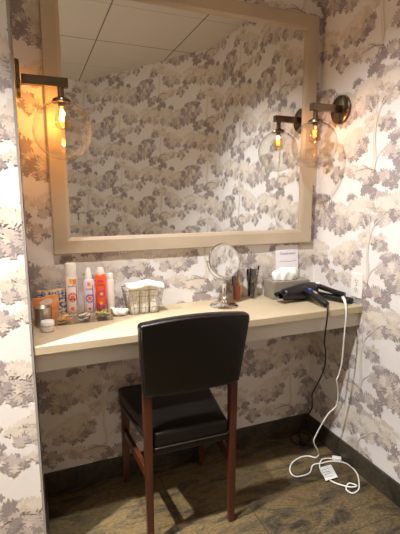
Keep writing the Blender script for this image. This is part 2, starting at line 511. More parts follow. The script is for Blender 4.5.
def baseboard(name, p0, p1):
    a, b = Vector(p0), Vector(p1); d = (b-a); L = d.length; d.normalize()
    ang = math.atan2(d.y, d.x)
    bm = B(); box(bm, 0, L, -.012, 0, 0, .101, .002, 1)
    struct(name, bm, M['base'], loc=(a.x, a.y, 0), rot=(0, 0, ang))
baseboard('baseboard_left', (0, -D-.012), (0, 0))
baseboard('baseboard_back', (.012, 0), (W-.012, 0))
baseboard('baseboard_right', (W, 0), (W, YR))
baseboard('baseboard_diagonal', (W, YR), (XD, YB))
baseboard('baseboard_rear', (XD, YB), (XL, YB))
baseboard('baseboard_front', (XL, -D), (0, -D))
bm = B()
prism(bm, [(-.007, -D-.0032), (.0008, -D-.0032), (.0008, -D+.006), (0.0004, -D+.006), (.0004, -D-.0004), (-.007, -D-.0004)], .101, H)
struct('trim_1', bm, M['bead'])

# ------------------------------------------------------------------ counter
t = thing('vanity_counter', 'long cream countertop with white apron built between the niche walls', 'counter', (0, 0, ZC))
bm = B(); box(bm, .0018, W-.0008, -D, -.0008, -.032, 0, .003, 2); obj('countertop', bm, M['counter'], t)
bm = B(); box(bm, .0018, W-.0008, -D+.02, -D+.04, -.098, -.032); box(bm, .0018, W-.0008, -.02, -.0008, -.098, -.032); obj('apron', bm, M['apron'], t)

# ------------------------------------------------------------------ big mirror
t = thing('wall_mirror', 'large rectangular wall mirror in a champagne frame above the counter', 'mirror', (.7368, 0, 1.0817))
x0, x1, z0, z1 = .1005-.7368, 1.3732-.7368, 0, 2.1739-1.0817
fw = .070
bm = B()
prof = [(0, -.0012), (0, -.024), (.004, -.028), (fw-.014, -.024), (fw-.002, -.018), (fw, -.012), (fw, -.0012)]  # inward distance, y
cs = [(x0, z0, 1, 1), (x1, z0, -1, 1), (x1, z1, -1, -1), (x0, z1, 1, -1)]
rings = [[bm.verts.new((cx+sx*p, y, cz+sz*p)) for p, y in prof] for cx, cz, sx, sz in cs]
for i in range(4):
    A, Bq = rings[i], rings[(i+1) % 4]
    for k in range(len(prof)):
        k2 = (k+1) % len(prof); bm.faces.new((A[k], A[k2], Bq[k2], Bq[k]))
obj('mirror_frame', bm, M['frame'], t)
bm = B(); box(bm, x0+fw-.01, x1-fw+.01, -.010, -.002, z0+fw-.01, z1-fw+.01); obj('mirror_glass', bm, M['silver'], t)

# ------------------------------------------------------------------ sconces
def make_sconce(name, label, x, side, fil):
    """side = +1: mounted on the left wall and reaching to +x"""
    t = thing(name, label, 'wall lamp', (x, -.165, 1.721), 0, 'globe wall lamps beside the mirror')
    R = Matrix.Rotation(side*PI/2, 4, 'Y')
    bm = B(); lathe(bm, [(0, .0008), (.064, .0008), (.066, .004), (.064, .014), (.060, .017), (0, .017)], n=40, mtx=R); obj('backplate', bm, M['nickel'], t, smooth=True)
    bm = B(); xs = sorted((side*.02, side*.176)); box(bm, xs[0], xs[1], -.014, .014, -.015, .017, .002, 2); obj('arm', bm, M['nickel'], t)
    sx = side*.15
    bm = B(); lathe(bm, [(0, -.014), (.0115, -.014), (.0115, -.05), (0, -.05)], (sx, 0, 0), 24); obj('stem', bm, M['nickel'], t, smooth=True)
    bm = B()
    lathe(bm, [(.0, -.048), (.014, -.048), (.030, -.056), (.034, -.066), (.034, -.068), (.012, -.068), (.012, -.082), (0, -.082)], (sx, 0, 0), 32)
    obj('socket', bm, M['nickel'], t, smooth=True)
    bm = B(); R0 = .105; zc = -.165
    pr = []
    a0 = math.asin(.034/R0)
    for k in range(0, 33):
        a = a0+(PI-a0)*k/32
        pr.append((R0*math.sin(a) if k < 32 else 0, zc+R0*math.cos(a)))
    lathe(bm, pr, (sx, 0, 0), 64, cap=False); obj('glass_globe', bm, M['glass'], t, smooth='all')
    bm = B(); lathe(bm, [(.0115, -.080), (.013, -.092), (.022, -.112), (.027, -.130), (.025, -.147), (.015, -.159), (0, -.163)], (sx, 0, 0), 32, cap=False)
    bl = obj('bulb', bm, M['bulbglass'], t, smooth='all')
    bm = B(); pts = []
    for k in range(6):
        a = 2*PI*k/6; r = .007 if k % 2 else .009
        pts += [(sx+r*math.cos(a), r*math.sin(a), -.132 if k % 2 else -.100)]
    tube(bm, pts, .0024, 6); tube(bm, [(sx, 0, -.085), (sx, 0, -.13)], .0012, 6)
    obj('filament', bm, fil, bl)
    return t
sl = make_sconce('wall_sconce', 'glowing clear globe wall lamp left of the mirror on a flat arm', 0.0, 1, M['filament'])
sr = make_sconce('wall_sconce', 'dimmer clear globe wall lamp mounted on the right-hand niche wall', W, -1, M['filament_dim'])

def lamp(name, kind, loc, energy, color, parent=None, **k):
    d = bpy.data.lights.new(name, kind); d.energy = energy; d.color = color
    for a, v in k.items(): setattr(d, a, v)
    o = bpy.data.objects.new(name, d); COL.objects.link(o); o.location = loc
    if parent: o.parent = parent
    return o
lamp('bulb_light', 'POINT', (.15, 0, -.094), 3.7, (1, .47, .13), sl, shadow_soft_size=.006)
lamp('bulb_light', 'POINT', (-.15, 0, -.094), 1.2, (1, .52, .22), sr, shadow_soft_size=.006)

# ceiling lights out of view: main downlight, then an added spot and fill panel
t = thing('ceiling_light', 'round recessed ceiling downlight with a white trim ring', 'ceiling light', (-.69, -.77, H))
bm = B(); lathe(bm, [(.055, -.0005), (.085, -.0005), (.085, -.006), (.055, -.008)], n=40, cap=False); obj('trim_ring', bm, M['white'], t)
bm = B(); lathe(bm, [(0, -.001), (.055, -.001), (.055, -.003), (0, -.003)], n=40); obj('lens', bm, M['lamp'], t)
dl = lamp('downlight', 'SPOT', (0, 0, -.03), 620, (1, .955, .90), t, shadow_soft_size=.03, spot_size=math.radians(100), spot_blend=1.0)
t = thing('ceiling_light', 'added unseen ceiling spot in front of the chair, filling light on the right wall', 'ceiling light', (.17, -.80, H))
bm = B(); lathe(bm, [(.055, -.0005), (.085, -.0005), (.085, -.006), (.055, -.008)], n=40, cap=False); obj('trim_ring', bm, M['white'], t)
bm = B(); lathe(bm, [(0, -.001), (.055, -.001), (.055, -.003), (0, -.003)], n=40); obj('lens', bm, M['lamp'], t)
fill_spot = lamp('downlight', 'SPOT', (0, 0, -.03), 190, (.93, .96, 1), t, shadow_soft_size=.03, spot_size=math.radians(88), spot_blend=1.0)  # unseen spot added to brighten the lower right wall and floor
fill_spot.rotation_euler = Vector((1.14, .32, -2.2)).to_track_quat('-Z', 'Y').to_euler()
t = thing('ceiling_light', 'added square fill light panel on the ceiling, out of view', 'ceiling light', (-.95, -2.05, H))
bm = B(); box(bm, -.3, .3, -.3, .3, -.012, -.0005); obj('fill_panel_frame', bm, M['white'], t)
bm = B(); box(bm, -.28, .28, -.28, .28, -.014, -.0121); obj('fill_diffuser', bm, M['panel'], t)
lamp('fill_light', 'AREA', (0, 0, -.03), 4.5, (.95, .97, 1), t, shape='SQUARE', size=.55)  # soft room fill, added with its panel behind the camera

# ------------------------------------------------------------------ chair
th = math.radians(-1.2)
t = thing('dining_chair', 'dark brown leather chair with reddish wooden legs pushed under the counter', 'chair', (.5375, -.450, 0), th)
def leg(x0, y0, x1, y1, z1, w0, w1):
    bm = B()
    vs = box(bm, -1, 1, -1, 1, 0, 1)
    for v in vs:
        k = v.co.z; w = w0+(w1-w0)*k
        v.co = Vector((x0+(x1-x0)*k+v.co.x*w, y0+(y1-y0)*k+v.co.y*w, z1*k))
    bmesh.ops.bevel(bm, geom=bm.edges[:], offset=.003, segments=2, affect='EDGES')
    return bm
for s in (-1, 1):
    obj('leg', leg(s*.169, 0, s*.170, -.002, .635, .0125, .016), M['wood'], t)
    obj('leg', leg(s*.187, .392, s*.182, .390, .375, .013, .018), M['wood'], t)
    bm = B()
    vs = box(bm, -.009, .009, 0, 1, -.019, .019, .002, 1)
    for v in vs:
        k = v.co.y; v.co = Vector((v.co.x+s*(.1695+.0155*k), .016+.36*k, v.co.z+.285-.03*k))
    obj('stretcher', bm, M['wood'], t)
def hw(y): return .151+.056*max(0, min(1, (y-.02)/.38))
def seat_fn(x, y, z):
    u = x/.2; yy = y+.0; hw_ = hw(y)
    dome = .010*(1-min(1, u*u))*(1-((y-.2)/.24)**2) if z > .05 else 0
    return (u*hw_, yy, .398+z+dome)
obj('seat_cushion', cutbox(-.2, .2, -.012, .428, 0, .062, .016, (8, 8, 1), seat_fn, 4), M['leather'], t, smooth='all')
obj('seat_base', cutbox(-.195, .195, -.006, .420, -.030, .004, .006, (4, 6, 1), lambda x, y, z: (x/.2*hw(y), y, .398+z)), M['leather'], t, smooth=True)
bm = B(); pts = [(-hw(.0)*.985, -.0135, .4005), (0, -.0145, .4005), (hw(0)*.985, -.0135, .4005)]
tube(bm, spline(pts, 8), .0028, 8)
for s in (-1, 1): tube(bm, [(s*(hw(y)*1.0+.001), y, .4005) for y in (-.006, .1, .2, .3, .415)], .0028, 8)
obj('piping', bm, M['leather_edge'], t, smooth='all')
def back_fn(x, y, z):
    v = z/.275; u = x/.2
    hwv = .186+.021*v
    return (u*hwv, y-.004-.048*v+.012*u*u*0-.010*(1-u*u), (.614)+z*1.02+.016*(1-u*u)*v-.004*(1-u*u)*(1-v))
obj('backrest', cutbox(-.2, .2, -.026, .026, 0, .275, .014, (12, 2, 8), back_fn, 4), M['leather'], t, smooth='all')
bm = B()
tube(bm, [back_fn(x/100, -.024, .270) for x in range(-19, 20, 2)], .0022, 8)
tube(bm, [back_fn(x/100, -.024, .006) for x in range(-19, 20, 2)], .0022, 8)
for s in (-1, 1): tube(bm, [back_fn(s*.1945, -.024, z/100) for z in (1, 5, 10, 15, 20, 26)], .0022, 8)
obj('piping', bm, M['leather_edge'], t, smooth='all')

# ------------------------------------------------------------------ spray cans and bottles
def cyl_map(bm, r, face):
    """bend a flat print (x sideways, y up) round a can; face = direction it looks at"""
    for v in bm.verts:
        a = face+v.co.x/r; v.co = Vector((r*math.cos(a), r*math.sin(a), v.co.y))
def annulus(bm, cx, cy, r0, r1, mi, n=24, dash=False):
    for k in range(n):
        if dash and k % 2: continue
        a, b = 2*PI*k/n, 2*PI*(k+1)/n
        f = bm.faces.new([bm.verts.new((cx+r*math.cos(q), cy+r*math.sin(q), 0)) for r, q in ((r0, a), (r1, a), (r1, b), (r0, b))]) if r0 > 0 else bm.faces.new([bm.verts.new((cx, cy, 0)), bm.verts.new((cx+r1*math.cos(a), cy+r1*math.sin(a), 0)), bm.verts.new((cx+r1*math.cos(b), cy+r1*math.sin(b), 0))])
        f.material_index = mi
def rect(bm, x0, x1, y0, y1, mi, n=6):
    for k in range(n):
        a, b = x0+(x1-x0)*k/n, x0+(x1-x0)*(k+1)/n
        f = bm.faces.new([bm.verts.new(q) for q in ((a, y0, 0), (b, y0, 0), (b, y1, 0), (a, y1, 0))]); f.material_index = mi
PR = [M['red'], M['purple'], M['yellow'], M['orangeprint'], M['ink'], M['magenta']]
def print_on(t, r, items, word, wz, wsize, ink=4):
    bm = B()
    for it in items:
        {'a': annulus, 'r': rect}[it[0]](bm, *it[1:])
    face = math.atan2(-1.75-t.location.y, .02-t.location.x)
    cyl_map(bm, r+.0004, face); obj('printed_label', bm, PR, t, recalc=False)
    tb = text_bm(word, wsize)
    bmesh.ops.triangulate(tb, faces=tb.faces[:])
    for v in tb.verts: v.co.y += wz
    cyl_map(tb, r+.0006, face)
    for f in tb.faces: f.material_index = ink
    obj('lettering', tb, PR, t, recalc=False)
# tall pale can
t = thing('spray_can', 'tallest pale pink spray can with a red ring, beside the floral pouch', 'spray can', (.158, -.078, ZC))
r = .0235
bm = B(); lathe(bm, [(0, 0), (r-.001, 0), (r, .002), (r, .178), (r-.003, .183), (0, .183)], n=36); obj('can_body', bm, M['pinkwhite'], t, smooth=True)
bm = B(); lathe(bm, [(.0205, .181), (.0225, .182), (.0225, .226), (.020, .233), (0, .234)], n=36); obj('cap', bm, M['cream'], t, smooth=True)
print_on(t, r, [('r', -.008, .010, .152, .172, 2), ('r', .006, .016, .148, .170, 3), ('a', .002, .095, .017, .021, 0, 30, True), ('a', .002, .095, .013, .0165, 0), ('a', .002, .095, 0, .009, 3), ('r', -.008, .012, .085, .090, 4), ('a', .0, .048, 0, .008, 3), ('r', -.012, .012, .028, .031, 0), ('r', .018, .022, .06, .17, 1)], 'amika', .142, .014)
# lilac can with slim nozzle
t = thing('spray_can', 'lilac and white spray can with slim nozzle cap and a blue ring', 'spray can', (.2265, -.082, ZC))
r = .0232
bm = B(); lathe(bm, [(0, 0), (r-.001, 0), (r, .002), (r, .150), (r-.004, .160), (.014, .163), (0, .163)], n=36); obj('can_body', bm, M['lilac'], t, smooth=True)
bm = B(); lathe(bm, [(.0145, .160), (.0145, .176), (.011, .190), (.009, .203), (.006, .210), (0, .211)], n=32); obj('nozzle_cap', bm, M['white'], t, smooth=True)
print_on(t, r, [('r', -.006, .004, .138, .152, 3), ('r', .002, .010, .136, .150, 2), ('a', .002, .085, .0165, .0205, 1, 30, True), ('a', .002, .085, .012, .0155, 1), ('a', .002, .085, 0, .009, 3), ('r', -.012, -.006, .075, .080, 5), ('a', .0, .042, 0, .006, 5), ('r', -.016, -.011, .02, .06, 2), ('r', -.010, .012, .024, .027, 4), ('r', .014, .018, .02, .14, 1)], 'amika', .125, .013)
# orange can
t = thing('spray_can', 'bright orange spray can with a white domed cap', 'spray can', (.2755, -.080, ZC))
r = .0222
bm = B(); lathe(bm, [(0, 0), (r-.001, 0), (r, .002), (r, .170), (r-.003, .178), (.016, .181), (0, .181)], n=36); obj('can_body', bm, M['orange'], t, smooth=True)
bm = B(); lathe(bm, [(.0165, .179), (.0165, .197), (.012, .207), (0, .210)], n=32); obj('cap', bm, M['cream'], t, smooth=True)
print_on(t, r, [('a', .002, .100, .0145, .0185, 5, 30, True), ('a', .002, .1, .010, .013, 1), ('a', .002, .1, 0, .006, 2), ('r', -.012, .012, .150, .158, 5), ('r', -.015, -.006, .03, .06, 5), ('r', .004, .014, .028, .050, 1), ('a', -.002, .06, 0, .006, 2), ('r', .014, .018, .03, .14, 5)], 'amika', .138, .012)
# slim white bottle
t = thing('slim_bottle', 'plain slim white bottle standing right of the orange spray can', 'bottle', (.317, -.068, ZC))
bm = B(); lathe(bm, [(0, 0), (.015, 0), (.0165, .003), (.0165, .146), (.014, .153), (0, .153)], n=32); obj('bottle_body', bm, M['cream'], t, smooth=True)
bm = B(); lathe(bm, [(.0115, .152), (.012, .153), (.012, .176), (.010, .179), (0, .179)], n=28); obj('cap', bm, M['white'], t, smooth=True)

# crumpled cloth between bottle and basket
rng = random.Random(3)
bm = B(); bmesh.ops.create_icosphere(bm, subdivisions=4, radius=1)
for v in bm.verts:
    n_ = v.co.normalized()
    k = 1+.10*math.sin(7*n_.x+3*n_.z)+.08*math.sin(9*n_.y-4*n_.x)
    x, y, z = n_.x*.036*k, n_.y*.022*k, (n_.z*.5+.5)
    hgt = .030+.026*max(0, -n_.x)**1.5+.014*max(0, n_.x)**3
    v.co = Vector((x-(.008*z if n_.x < 0 else 0), y, z*hgt*(.9+.1*k)))
c = obj('crumpled_cloth', bm, M['towel'], smooth='all', loc=(.347, -.105, ZC), rot=(0, 0, -.15))
tag(c, 'small crumpled white cloth between the slim bottle and the wire basket', 'cloth')

# ------------------------------------------------------------------ wire basket of rolled towels
t = thing('wire_basket', 'chrome wire basket holding rolled white towels on the counter', 'basket', (.452, -.082, ZC), -.03)
def bk(k):  # half sizes at height fraction k
    return .064+.020*k, .044+.012*k
hb = .108
def rect_ring(k, z, inset=0, n=8):
    a, b = bk(k); a -= inset; b -= inset; rr = .012; out = []
    for cx, cy, s in ((a-rr, b-rr, 0), (-a+rr, b-rr, 1), (-a+rr, -b+rr, 2), (a-rr, -b+rr, 3)):
        for q in range(5):
            an = PI/2*(s+q/4); out.append((cx+rr*math.cos(an), cy+rr*math.sin(an), z))
    return out
bm = B()
HW = .0008
for k in (0, .25, .5, .75): tube(bm, rect_ring(k, .003+k*(hb-.004)), HW, 6, closed=True)
for sx in range(-4, 5):
    f = sx/4.4
    for s in (-1, 1):
        a0, b0 = bk(0); a1, b1 = bk(1)
        tube(bm, [(f*a0, s*b0, .003), (f*a1, s*b1, hb)], HW, 6)
    tube(bm, [(f*bk(0)[0], -bk(0)[1], .002), (f*bk(0)[0], bk(0)[1], .002)], .001, 6)
for sy in range(-3, 4):
    f = sy/3.5
    for s in (-1, 1): tube(bm, [(s*bk(0)[0], f*bk(0)[1], .003), (s*bk(1)[0], f*bk(1)[1], hb)], HW, 6)
obj('wire_mesh', bm, M['wire'], t, smooth='all')
bm = B(); tube(bm, rect_ring(1, hb), .0017, 8, closed=True); obj('rim', bm, M['wire'], t, smooth='all')
def towel_bm(h=.116, R=.0205):
    """a rolled washcloth standing on end: spiral of thick cloth"""
    bm = B(); N = 84; turns = 2.6
    prof = []
    for k in range(N+1):
        f = k/N; a = 2*PI*turns*f; r = .004+(R-.004)*f
        prof.append((r*math.cos(a), r*math.sin(a), f, a))
    tk = .0034
    zs = [0, .002, h*.3, h*.6, h-.004, h-.001, h]
    sh = [.6, 1, 1, 1, 1, .8, .4]
    rows_o, rows_i = [], []
    for z, s in zip(zs, sh):
        bulge = 1+.02*math.sin(z*90)
        rows_o.append([bm.verts.new(((x*bulge)+tk*s*math.cos(a), (y*bulge)+tk*s*math.sin(a), z+.003*math.sin(f*7)*(z/h))) for x, y, f, a in prof])
        rows_i.append([bm.verts.new(((x*bulge)-tk*s*math.cos(a)*.6, (y*bulge)-tk*s*math.sin(a)*.6, z+.003*math.sin(f*7)*(z/h))) for x, y, f, a in prof])
    for rows in (rows_o, rows_i):
        for a, b in zip(rows, rows[1:]):
            for k in range(N): bm.faces.new((a[k], a[k+1], b[k+1], b[k]))
    for zi in (0, -1):
        for k in range(N): bm.faces.new((rows_o[zi][k], rows_o[zi][k+1], rows_i[zi][k+1], rows_i[zi][k]))
    for k in (0, N):
        for i in range(len(zs)-1): bm.faces.new((rows_o[i][k], rows_o[i+1][k], rows_i[i+1][k], rows_i[i][k]))
    return bm
tw = obj('rolled_towel', towel_bm(), M['towel'], smooth=True)
tw['category'] = 'towel'
spots = [(-.043, -.019, 'front left'), (0, -.019, 'front middle'), (.043, -.019, 'front right'), (-.040, .019, 'back left'), (.001, .021, 'back middle'), (.042, .021, 'back right')]
for i, (x, y, w) in enumerate(spots):
    o = tw if i == 0 else tw.copy()
    if i: COL.objects.link(o)
    a = -.03
    o.location = (.452+x*math.cos(a)-y*math.sin(a), -.082+y*math.cos(a)+x*math.sin(a), ZC+.0035)
    o.rotation_euler = (0, 0, i*1.1+2.2); o.scale = (1-.02*(i % 2), .86, 1+.025*((i*2) % 3))
    tag(o, 'rolled white towel standing at the %s of the wire basket' % w, 'towel', 'rolled towels in the wire basket')

def fold_fn(x, y, z):
    return (x, y+.004*math.sin(x*40), z+.004*math.sin(x*55+1)+.003*math.cos(y*80)-.9*x*x)
o = obj('folded_towel', cutbox(-.082, .082, -.030, .030, 0, .018, .008, (14, 6, 1), fold_fn, 4), M['towel'], smooth='all', loc=(.452, -.122, ZC+.1235), rot=(.06, .02, -.02))
tag(o, 'folded white towel draped over the front rolls of the wire basket', 'towel')

# ------------------------------------------------------------------ left-hand clutter
t = thing('floral_pouch', 'blue and cream floral fabric pouch leaning against the back wall', 'pouch', (.088, -.042, ZC), .03)
def pouch_fn(x, y, z):
    k = z/.13; u = x/.07
    return (x*(1-.04*k), y*(1.15-.85*k)*(1-.35*u*u)+.010*k, z+.004*math.sin(u*5)*k)
bm = cutbox(-.068, .068, -.018, .018, 0, .116, .008, (10, 2, 8), pouch_fn)
obj('pouch_body', bm, M['floral'], t, smooth='all')
bm = B(); tube(bm, [pouch_fn(x/1000, 0, .117) for x in range(-62, 63, 8)], .0025, 8); obj('zip', bm, M['yellow'], t, smooth='all')
# metal tumbler with orange packet in it
t = thing('metal_tumbler', 'ribbed silver tumbler between the orange packet and the white-lidded jar', 'tumbler', (.044, -.146, ZC))
bm = B(); prof = [(0, 0), (.027, 0), (.029, .003), (.0305, .076), (.0315, .078), (.0295, .078), (.028, .006), (0, .006)]
rr = lathe(bm, prof, n=48)
for rg in rr[1:5]:
    for k, v in enumerate(rg):
        s = 1+.03*math.cos(k*PI/2); v.co.x *= s; v.co.y *= s
obj('cup_body', bm, M['tumbler'], t, smooth='all')
t = thing('orange_packet', 'orange and cream packet standing upright behind the silver tumbler', 'packet', (.056, -.092, ZC+.0012), .06)
def pk_fn(x, y, z):
    k = z/.11; u = x/.05
    w = .93+.07*k
    return (x*w, y*(1-.72*k)*(1-.5*u*u), z*(1+.06*u*k)+.002*math.sin(5*u)*k)
bm = cutbox(-.050, .050, -.011, .011, 0, .106, .004, (10, 2, 9), pk_fn)
obj('packet_body', bm, M['packet'], t, smooth='all')
bm = B()
pts = [(  .026*math.cos(2*PI*k/20), .084+.013*math.sin(2*PI*k/20)) for k in range(20)]
vs = []
for x, z in pts:
    q = pk_fn(x, -.011, z); vs.append(bm.verts.new((q[0], q[1]-.0012, q[2])))
bm.faces.new(vs); obj('pale_label', bm, M['packetpale'], t)
t = thing('small_jar', 'small frosted jar with a white screw lid at the left end', 'jar', (.054, -.212, ZC))
bm = B(); lathe(bm, [(0, 0), (.021, 0), (.024, .003), (.024, .020), (.021, .024), (0, .024)], n=36); obj('jar_body', bm, M['cotton'], t, smooth=True)
bm = B(); lathe(bm, [(.0225, .0245), (.0245, .025), (.0245, .038), (.023, .040), (0, .0405)], n=36); obj('lid', bm, M['white'], t, smooth=True)
# clear organiser with three compartments
ox0, ox1, oy0, oy1 = -.112, .112, -.028, .028
OR = thing('clear_organizer', 'low clear plastic organizer of three compartments filled with hair ties', 'organizer', (.196, -.136, ZC), -.01)
bm = B(); box(bm, ox0, ox1, oy0, oy1, .0008, .003); obj('tray_floor', bm, M['acrylic'], OR)
for y in (oy0, oy1-.002):
    bm = B(); box(bm, ox0, ox1, y, y+.002, .003, .042); obj('side_panel', bm, M['acrylic'], OR)
for x in (ox0, -.038, .036, ox1-.002):
    bm = B(); box(bm, x, x+.002, oy0+.002, oy1-.002, .003, .042); obj('divider', bm, M['acrylic'], OR)
rng = random.Random(5)
def tie_proto(R, r):
    bm = B(); tube(bm, ring((0, 0, 0), R, 18), r, 6, closed=True)
    me_o = bm; return me_o
sets = [((-.107, -.042), [('tan', 16), ('brown', 3)], 'the left compartment'), ((-.034, .032), [('elwhite', 8), ('elblue', 5), ('brown', 5)], 'the middle compartment'), ((.040, .107), [('elblack', 15), ('ellime', 3)], 'the right compartment')]
words = {'tan': 'tan', 'brown': 'brown', 'elwhite': 'ivory', 'elblue': 'blue', 'elblack': 'black', 'ellime': 'lime green'}
for (xa, xb), kinds, where in sets:
    lvl = 0; tot = sum(n for _, n in kinds); order = [k for k, n in kinds for _ in range(n)]; rng.shuffle(order)
    if 'ellime' in order: order.sort(key=lambda q: q == 'ellime')
    protos = {}
    for idx, kk in enumerate(order):
        if kk not in protos:
            o = obj('hair_tie', tie_proto(.0155, .0028), M[kk], smooth='all'); protos[kk] = o
        else:
            o = protos[kk].copy(); COL.objects.link(o)
        f = idx/max(1, tot-1)
        tag(o, '%s elastic hair tie in %s of the clear organizer' % (words[kk], where), 'hair tie', '%s hair ties in %s' % (words[kk], where))
        tilt = rng.uniform(-.35, .35)
        o.location = (OR.location.x+rng.uniform(xa+.019, xb-.019), OR.location.y+rng.uniform(-.0085, .0085), ZC+.0095+.022*f)
        o.rotation_euler = (tilt, rng.uniform(-.35, .35), rng.uniform(0, 6))
        o.scale = (1, .85, 1)

# ------------------------------------------------------------------ round table mirror
t = thing('table_mirror', 'round chrome vanity mirror tilted on a pedestal stand', 'mirror', (.822, -.132, ZC), math.radians(4))
bm = B(); lathe(bm, [(0, 0), (.064, 0), (.066, .003), (.060, .008), (.040, .013), (.020, .018), (.012, .026), (.011, .034), (.016, .040), (.011, .046), (.008, .060), (.011, .085), (.010, .100), (.013, .106), (.007, .112), (.006, .126), (0, .126)], n=40); obj('pedestal', bm, M['chrome'], t, smooth=True)
zc = .212; R0 = .078
bm = B(); tube(bm, [(.086*math.cos(a), 0, zc+.086*math.sin(a)) for a in [PI+PI*k/28 for k in range(29)]], .0034, 10)
for s in (-1, 1): tube(bm, [(s*.089, 0, zc), (s*.076, 0, zc)], .004, 10)
obj('yoke', bm, M['chrome'], t, smooth='all')
RX = Matrix.Translation((0, 0, zc)) @ Matrix.Rotation(PI/2-math.radians(18), 4, 'X')
bm = B(); lathe(bm, [(R0-.006, .0045), (R0-.001, .0055), (R0+.002, 0), (R0-.001, -.0055), (R0-.006, -.0045)], n=56, mtx=RX, cap=False)
rm = obj('mirror_rim', bm, M['chrome'], t, smooth='all')
bm = B(); lathe(bm, [(0, .004), (R0-.005, .004), (R0-.005, -.004), (0, -.004)], n=56, mtx=RX); obj('mirror_disc', bm, M['silver'], rm)

# ------------------------------------------------------------------ cups with combs
def cup(label, x, y):
    t = thing('clear_cup', label, 'cup', (x, y, ZC))
    bm = B(); lathe(bm, [(0, .0008), (.022, .0008), (.024, .003), (.029, .118), (.0302, .119), (.028, .118), (.0228, .006), (0, .006)], n=36); obj('cup_body', bm, M['plastic'], t, smooth='all')
    return t
def comb(name, label, m, base, top, w, h, teeth=True, cat='comb'):
    """flat comb standing in a cup from base to top; w wide, h the length of its toothed part"""
    b, p = Vector(base), Vector(top); L = (p-b).length
    bm = B()
    box(bm, -w/2, w/2, -.0018, .0018, 0, L-h, .0012, 1)
    box(bm, -w/2-.004, -w/2+.004, -.002, .002, L-h, L, .0012, 1)
    if teeth:
        n = int(h/.004)
        for k in range(n): box(bm, -w/2+.003, w/2+.008, -.001, .001, L-h+k*.004, L-h+k*.004+.0024)
    o = obj(name, bm, m)
    z = (p-b).normalized(); x = Vector((.93, -.36, 0)); x = (x-z*x.dot(z)).normalized(); y = z.cross(x)
    o.matrix_world = Matrix((( x.x, y.x, z.x, b.x), (x.y, y.y, z.y, b.y), (x.z, y.z, z.z, b.z), (0, 0, 0, 1)))
    return tag(o, label, cat)
cx, cy = .926, -.066
cup('clear plastic cup of coloured combs just right of the table mirror', cx, cy)
comb('hair_comb', 'rust red comb in the cup beside the table mirror', M['redplastic'], (cx-.004, cy-.010, ZC+.007), (cx-.006, cy-.012, ZC+.108), .026, .03, False)
comb('hair_comb', 'yellow comb behind the rust red comb in the same cup', M['yellowplastic'], (cx+.011, cy+.002, ZC+.007), (cx+.014, cy-.002, ZC+.112), .012, .03, False)
comb('hair_comb', 'black comb at the left side of the coloured comb cup', M['black'], (cx-.014, cy+.004, ZC+.007), (cx-.022, cy+.004, ZC+.128), .008, .05)
comb('hair_comb', 'tall grey comb leaning out of the coloured comb cup', M['greyplastic'], (cx-.002, cy+.011, ZC+.007), (cx+.020, cy+.010, ZC+.158), .018, .07)
cx, cy = 1.016, -.046
cup('clear plastic cup of black combs beside the tissue box', cx, cy)
comb('hair_comb', 'wide black comb standing in the cup beside the tissue box', M['black'], (cx-.004, cy-.008, ZC+.007), (cx-.002, cy-.008, ZC+.152), .022, .075)
comb('hair_comb', 'second black comb tucked behind the wide black comb', M['blackgloss'], (cx-.008, cy+.010, ZC+.007), (cx-.012, cy+.010, ZC+.146), .016, .06)
comb('tail_comb', 'thin dark tail comb leaning right out of the black comb cup', M['black'], (cx+.008, cy-.002, ZC+.007), (cx+.036, cy-.004, ZC+.160), .004, .02, False)

# ------------------------------------------------------------------ tissue box and sign
t = thing('tissue_box', 'taupe tissue box with a white tissue pulled up, near the hair dryer', 'tissue box', (1.197, -.078, ZC), math.radians(-3))
bm = B(); box(bm, -.104, .104, -.048, .048, 0, .088, .003, 2); obj('box_body', bm, M['boxgrey'], t)
bm = B(); lathe(bm, [(0, .0882), (.045, .0882), (.045, .0886), (0, .0886)], n=32, sx=1.6, sy=.7, c=(-.01, 0, 0)); obj('slot', bm, M['slot'], t)
bm = B(); NU, NV = 48, 14; rows = []
for j in range(NV+1):
    k = j/NV; row = []
    for i in range(NU):
        a = 2*PI*i/NU
        fold = 1+.30*math.sin(4*a+1.5*k)*(.25+k)+.14*math.sin(9*a-3*k)
        box_h = .088
        rx = (.062+.012*math.sin(PI*k*.7))*(1-k**2.2*.93)*fold; ry = (.024+.008*math.sin(PI*k))*(1-k**2.2*.9)*fold
        row.append(bm.verts.new((-.012+rx*math.cos(a)+.006*k, ry*math.sin(a), box_h+.0005+.058*math.sin(k*PI/2)**.9+.006*math.sin(3*a+1)*k*(1-k)*3)))
    rows.append(row)
for a, b in zip(rows, rows[1:]):
    for i in range(NU): bm.faces.new((a[i], a[(i+1) % NU], b[(i+1) % NU], b[i]))
bm.faces.new(rows[-1]); obj('tissue', bm, M['tissue'], t, smooth='all')

t = thing('paper_sign', 'small white sign with violet handwriting propped behind the tissue box', 'sign', (1.240, -.022, ZC), 0)
t.rotation_euler = (math.radians(-4.2), 0, 0)
bm = B(); box(bm, -.068, .068, -.0012, 0, 0, .25); obj('card', bm, M['card'], t)
tb = text_bm('Complimentary', .0185, .28)
for v in tb.verts: v.co = Vector((v.co.x*.82+.004, -.0016, v.co.y+.208))
obj('lettering', tb, M['inkviolet'], t, recalc=False)
bm = B()
def scrib(x0, x1, z, amp, fr):
    tube(bm, [(x0+(x1-x0)*k/30, -.0016, z+amp*math.sin(k*fr)) for k in range(31)], .0006, 5)
scrib(-.045, .055, .168, .0012, .25); scrib(-.014, .026, .128, .0012, 1.7); scrib(-.008, .02, .112, .002, 1.1); scrib(-.012, .022, .096, .0025, .9); scrib(-.006, .018, .088, .002, 1.4)
obj('handwriting', bm, M['ink'], t)

